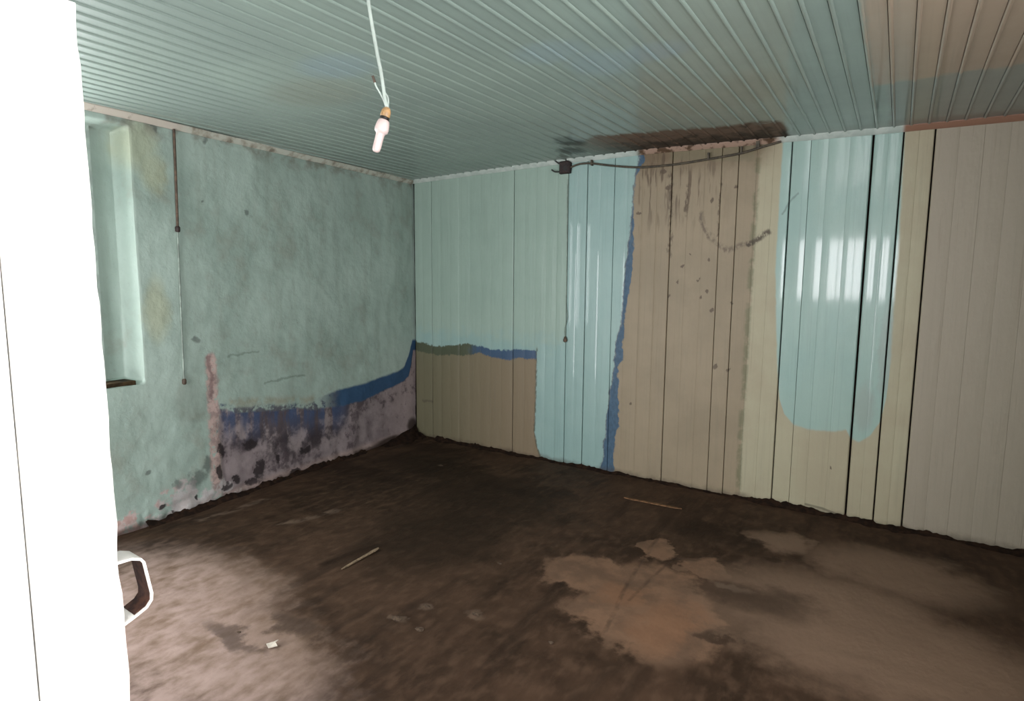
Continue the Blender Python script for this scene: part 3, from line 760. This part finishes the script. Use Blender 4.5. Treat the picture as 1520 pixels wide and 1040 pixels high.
for i in range(i0, i1):
    o_ = i * 4; p_ = o_ + 4
    ff += [(o_, o_ + 1, p_ + 1, p_), (o_ + 2, o_ + 3, p_ + 3, p_ + 2), (o_, o_ + 2, p_ + 2, p_), (o_ + 1, o_ + 3, p_ + 3, p_ + 1)]
ff += [tuple(i0 * 4 + i for i in (0, 1, 3, 2)), tuple(i1 * 4 + i for i in (0, 1, 3, 2))]
q = obj('rust_scale', vv, ff, M_RUST, smooth=40); q.parent = hd

# ------------------------------------------------------------------ hanging lamp
LX, LY = 2.785, -3.150
def on_lamp_plane(u_, z): return Vector((LX, LY, z)) + Vector((0.715, 0.699, 0)) * u_
lamp = empty('pendant_lamp', (LX, LY, 2.6))
tag(lamp, 'bare white bulb in a brass socket hanging on a pale flex from the ceiling', 'lamp')
cpath = spline([on_lamp_plane(-0.045, 2.606), on_lamp_plane(-0.04, 2.45), on_lamp_plane(-0.018, 2.304), on_lamp_plane(-0.004, 2.23), on_lamp_plane(0.002, 2.185), on_lamp_plane(0.006, 2.155), on_lamp_plane(0.013, 2.128)], 6)
reparent(MB().tube(cpath, 0.0054, 8).build('flex', M_CORD, None, 60), lamp)
rose = MB().tube([on_lamp_plane(-0.045, 2.604), on_lamp_plane(-0.045, 2.59), on_lamp_plane(-0.0445, 2.572)], [0.035, 0.033, 0.012], 20)
reparent(rose.build('ceiling_rose', M_CORD, None, 40), lamp)
lp = spline([on_lamp_plane(-0.024, 2.208), on_lamp_plane(-0.018, 2.190), on_lamp_plane(-0.006, 2.170), on_lamp_plane(0.004, 2.150), on_lamp_plane(0.012, 2.126)], 5)
lw_ = MB().tube([p - Vector((0.005, -0.003, 0)) for p in lp], 0.0027, 6).build('loose_wire', M_CORD, None, 60); reparent(lw_, lamp)
q = MB().tube([lp[0] + Vector((-0.008, -0.001, 0.013)), lp[0] + Vector((-0.005, 0.003, 0)), lp[2] + Vector((-0.005, 0.003, 0))], 0.0042, 8).build('wire_end', M_WIREBROWN, None, 60); reparent(q, lamp)
q = MB().tube(spline([on_lamp_plane(0.001, 2.178), on_lamp_plane(0.013, 2.163), on_lamp_plane(0.016, 2.148), on_lamp_plane(0.014, 2.130)], 5), 0.003, 6).build('twisted_wire', M_CORD, None, 60); reparent(q, lamp)
AX = (on_lamp_plane(-0.026, 1.988) - on_lamp_plane(0.013, 2.128)).normalized()
TOP = on_lamp_plane(0.013, 2.130)
def axis_lathe(name, prof_, mat, n=20):
    o = MB().tube([TOP + AX * a for a, r in prof_], [r for a, r in prof_], n).build(name, mat, None, 45); reparent(o, lamp); return o
axis_lathe('socket', [(0.0, 0.004), (0.004, 0.010), (0.012, 0.0145), (0.028, 0.0155), (0.031, 0.014)], M_BRASS)
axis_lathe('collar', [(0.030, 0.0135), (0.033, 0.015), (0.038, 0.015), (0.040, 0.0125)], M_BLACK)
bu = axis_lathe('bulb', [(0.040, 0.013), (0.044, 0.0175), (0.056, 0.0205), (0.070, 0.0215), (0.078, 0.0205), (0.083, 0.0150), (0.086, 0.0132), (0.126, 0.0128), (0.136, 0.0118), (0.141, 0.0085), (0.143, 0.003)], M_BULB, 24)
bu['label'] = 'milky white bulb with a wide neck and slim tube'

# ------------------------------------------------------------------ fittings on the boarded wall
bx, bz = [(1.744, 2.559)][0]
jb = empty('junction_box', (bx, -0.02, bz))
tag(jb, 'small charred black junction box under the ceiling on the boarded wall', 'junction box')
b_ = MB(); hw = 0.05
ring = [(-hw, -hw), (hw * 0.9, -hw), (hw, -hw * 0.4), (hw * 1.05, hw * 0.8), (hw * 0.6, hw * 1.05), (-hw, hw)]
vv = []
for (yy, sc) in ((0.0, 1.0), (-0.035, 1.0), (-0.043, 0.86)):
    vv += [(bx + a * sc, yy, bz + c * sc) for a, c in ring]
ff = []
for L in range(2):
    for q in range(6): ff.append((L * 6 + q, L * 6 + (q + 1) % 6, L * 6 + 6 + (q + 1) % 6, L * 6 + 6 + q))
ff += [tuple(range(6)), tuple(range(12, 18))]
reparent(obj('box_body', vv, ff, M_BOXBLACK), jb)
reparent(MB().tube([(bx + 0.012, -0.038, bz - 0.01), (bx + 0.012, -0.046, bz - 0.01)], 0.02, 14).build('box_lid', M_BLACK, None, 40), jb)
for pts in ([(bx - 0.03, -0.02, bz + 0.025), (bx - 0.07, -0.03, bz + 0.045), (bx - 0.10, -0.035, bz + 0.07)], [(bx - 0.03, -0.02, bz - 0.03), (bx - 0.09, -0.03, bz - 0.028), (bx - 0.125, -0.032, bz - 0.008)], [(bx + 0.01, -0.03, bz + 0.035), (bx + 0.012, -0.032, bz + 0.07), (bx + 0.014, -0.04, bz + 0.105)]):
    reparent(MB().tube(spline(pts, 4), 0.0065, 7).build('wire_stub', M_BLACK, None, 60), jb)
# slack cable under the moulding
cab = [(a, -0.02, b) for a, b in [(1.789, 2.555), (1.877, 2.574), (1.987, 2.568), (2.137, 2.537), (2.311, 2.507), (2.450, 2.493), (2.663, 2.490), (2.865, 2.499), (3.033, 2.510), (3.172, 2.523), (3.305, 2.550), (3.413, 2.569)]]
c_ = empty('electric_cable', (2.6, -0.02, 2.5))
tag(c_, 'slack dark cable sagging from the black box along the top of the boarded wall', 'cable')
reparent(MB().tube(spline(cab, 5), 0.008, 8).build('cable_run', M_WIRE, None, 60), c_)
for (a, b) in [(3.157, 2.544), (2.927, 2.526), (1.987, 2.573), (3.264, 2.568)]:
    w_ = 0.012 if a > 3.2 else 0.006
    reparent(MB().box((a - w_, -0.030, b - 0.022), (a + w_, -0.003, b + 0.022)).build('cable_clip', M_WIRE), c_)
# switch cord hanging from the box
pc_ = empty('pull_cord', (1.766, -0.01, 2.4))
tag(pc_, 'thin pull cord with a brown knob hanging down the mint boards below the black box', 'cord')
pp = [(a, -0.006, b) for a, b in [(1.759, 2.464), (1.762, 2.163), (1.769, 1.710), (1.768, 1.422), (1.784, 1.306), (1.759, 1.200), (1.764, 1.130)]]
reparent(MB().tube(spline(pp, 6), 0.0032, 6).build('cord', M_WIREMINT, None, 60), pc_)
ka, kb = [(1.768, 1.107)][0]
reparent(MB().tube([(ka, -0.012, kb + 0.03), (ka, -0.013, kb + 0.018), (ka, -0.014, kb), (ka, -0.014, kb - 0.014), (ka, -0.013, kb - 0.02)], [0.006, 0.012, 0.018, 0.016, 0.008], 14).build('knob', M_WIREBROWN, None, 50), pc_)

# ------------------------------------------------------------------ cable down the plaster wall
wc = empty('wall_cable', LW(2.43, 2.5, 0.01))
tag(wc, 'thin brown cable running down the plaster wall beside the window recess', 'cable')
up_ = [LW(a, b, 0.013) for a, b in [(2.424, 2.563), (2.427, 2.401), (2.431, 2.165), (2.436, 1.926)]]
lo_ = [LW(a, b, 0.011) for a, b in [(2.436, 1.926), (2.440, 1.662), (2.444, 1.350), (2.448, 1.009), (2.448, 0.913)]]
reparent(MB().tube(spline(up_, 6), 0.0085, 8).build('cable_run', M_WIREBROWN, None, 60), wc)
q = MB().tube(spline(lo_, 6), 0.0058, 8).build('cable_run', M_WIREMINT, None, 60); reparent(q, wc); q['label'] = 'cable painted over in mint'
for (p, r, mt) in ((up_[-1], 0.016, M_BOXBLACK), (lo_[-1], 0.014, M_WIREBROWN)):
    reparent(MB().tube([p + UP * 0.02, p + UP * 0.012, p - UP * 0.012, p - UP * 0.02], [r * 0.6, r, r, r * 0.6], 10).build('cable_end', mt, None, 40), wc)

# ------------------------------------------------------------------ dirt and scraps on the floor
def ridge(name, fn, length, hmax, wmax, seed, label):
    v = []; f = []; n = int(length / 0.018); k = 6
    for i in range(n + 1):
        t = length * i / n
        hh = hmax * (0.35 + 0.65 * max(0.0, min(1.0, 0.5 + 1.1 * fbm(t * 5, seed, 0.0, 5))))
        ww = wmax * (0.5 + 0.6 * max(0.0, min(1.0, 0.5 + fbm(t * 3, seed + 4.0))))
        for q in range(k + 1):
            a = q / k
            rr = ww * a * (1 + 0.25 * fbm(t * 18, a * 5, seed))
            hgt = hh * (1 - a) ** 1.4 * (1 + 0.5 * fbm(t * 30, a * 4, seed + 2)) - 0.008 * a
            v.append(fn(t, rr - 0.012, max(hgt, -0.012)))
    for i in range(n):
        for q in range(k): f.append((i * (k + 1) + q, i * (k + 1) + q + 1, (i + 1) * (k + 1) + q + 1, (i + 1) * (k + 1) + q))
    o = obj(name, v, f, M_DIRT, smooth=180)
    return tag(o, label, 'dirt', 'stuff')
ridge('dirt_drift', lambda t, d, h: Vector((0.3 + t, -d, h)), 4.6, 0.042, 0.10, 1.3, 'loose dark dirt gathered along the foot of the boarded wall')
ridge('dirt_drift', lambda t, d, h: LW(0.75 + t, h, d + 0.012), 2.0, 0.04, 0.085, 8.7, 'loose dark dirt gathered along the foot of the plaster wall')
# heap in the corner
v = [(0.0, 0.0, 0.0)]; v = []; f = []
na, nr = 22, 9
for i in range(na + 1):
    a = i / na
    s_ = math.pi / 2 * a
    for r in range(nr + 1):
        t = r / nr
        reach = (0.22 + 0.42 * a ** 2) * (1 + 0.3 * fbm(a * 6, 4.4))
        h = 0.115 * (1 - t) ** 1.3 * (1 + 0.5 * fbm(a * 5 + 3, t * 5, 2.2)) * (1 - 0.45 * abs(a - 0.7)) - 0.01 * t
        dvec = Vector((math.cos(s_) + TH * math.sin(s_), -math.sin(s_), 0))
        p = Vector((0.0, 0.0, 0)) + dvec * reach * t
        v.append((p.x - 0.005, p.y + 0.005, max(h, -0.012)))
for i in range(na):
    for r in range(nr): f.append((i * (nr + 1) + r, i * (nr + 1) + r + 1, (i + 1) * (nr + 1) + r + 1, (i + 1) * (nr + 1) + r))
tag(obj('dirt_heap', v, f, M_DIRT, smooth=180), 'dark brown heap of dirt in the far corner of the room', 'dirt')

def sliver(name, p0, p1, w0, w1, th, mat, lift=0.004):
    p0 = Vector((*p0, 0)); p1 = Vector((*p1, 0)); d = p1 - p0; sd = Vector((-d.y, d.x, 0)).normalized()
    v = []; f = []; n = 8
    for i in range(n + 1):
        t = i / n; c = p0 + d * t
        w = (w0 + (w1 - w0) * t) * (1 + 0.25 * fbm(t * 6, w0 * 90)) * (0.25 if i in (0, n) else 1)
        z = lift + 0.006 * t
        v += [c - sd * w + UP * z, c + sd * w + UP * z, c + sd * w * 0.8 + UP * (z + th), c - sd * w * 0.8 + UP * (z + th)]
    for i in range(n):
        for q in range(4): f.append((i * 4 + q, i * 4 + (q + 1) % 4, i * 4 + 4 + (q + 1) % 4, i * 4 + 4 + q))
    f += [(0, 1, 2, 3), tuple(n * 4 + q for q in range(4))]
    return obj(name, v, f, mat)
fa, fb = [(1.677, -2.427), (1.664, -2.135)]
tag(sliver('wood_splinter', fa, fb, 0.006, 0.011, 0.006, M_SPLINT), 'pale splinter of wood lying on the dark floor in the left half', 'splinter')
fa, fb = [(2.544, -0.495), (2.977, -0.486)]
tag(sliver('wood_strip', fa, fb, 0.012, 0.016, 0.006, M_STRIPWOOD, 0.002), 'tan wood strip lying near the foot of the beige boards', 'wood strip')
def lump(name, x, y, rx, ry, rz, mat, seed):
    bm = bmesh.new(); bmesh.ops.create_icosphere(bm, subdivisions=2, radius=1.0)
    for q in bm.verts:
        k_ = 1 + 0.45 * fbm(q.co.x * 1.3 + seed, q.co.y * 1.3, q.co.z * 1.3)
        q.co = Vector((q.co.x * rx * k_, q.co.y * ry * k_, max(q.co.z * rz * k_, -rz * 0.5)))
    me = bpy.data.meshes.new(name); bm.to_mesh(me); bm.free(); me.materials.append(mat)
    o = bpy.data.objects.new(name, me); o.location = (x, y, rz * 0.5 - 0.001); COL.objects.link(o); return o
# folded paint flake near the viewer
fx, fy = [(1.966, -3.059)][0]
fl = MB()
vv = [(fx - 0.03, fy - 0.012, 0.003), (fx + 0.004, fy - 0.024, 0.002), (fx + 0.03, fy + 0.002, 0.008), (fx + 0.012, fy + 0.006, 0.016), (fx + 0.004, fy + 0.026, 0.014), (fx - 0.012, fy + 0.012, 0.006)]
fl.add(vv + [Vector(q) + Vector((0, 0, 0.003)) for q in vv], [(5, 4, 3, 2, 1, 0), (6, 7, 8, 9, 10, 11)] + [(i, (i + 1) % 6, 6 + (i + 1) % 6, 6 + i) for i in range(6)])
tag(fl.build('paint_flake', M_FLAKE), 'curled white paint flake on the floor at the lower left', 'paint flake')
CRUMBS = ['small plaster crumb, lowest of three lying below the splinter', 'flat plaster crumb, leftmost of three lying below the splinter', 'small plaster crumb, topmost of three lying below the splinter',
          'small plaster crumb far back near the room corner', 'plaster crumb lying left of the pale swept patch', 'tiny plaster crumb beside the white paint flake',
          'tiny plaster crumb at the lower edge of the pale swept patch', 'tiny plaster crumb in the middle of the dark floor']
for i, (x, y, r) in enumerate([(2.418, -2.608, 0.022), (2.268, -2.603, 0.026), (2.317, -2.442, 0.018), (0.916, -0.666, 0.02), (2.555, -2.361, 0.02), (1.750, -3.083, 0.012), (2.969, -2.354, 0.014), (2.360, -1.869, 0.014)]):
    tag(lump('plaster_crumb', x, y, r, r * 0.7, r * 0.22, M_CRUMB, i * 3.7), CRUMBS[i], 'crumb', None, 'plaster crumbs on the floor')
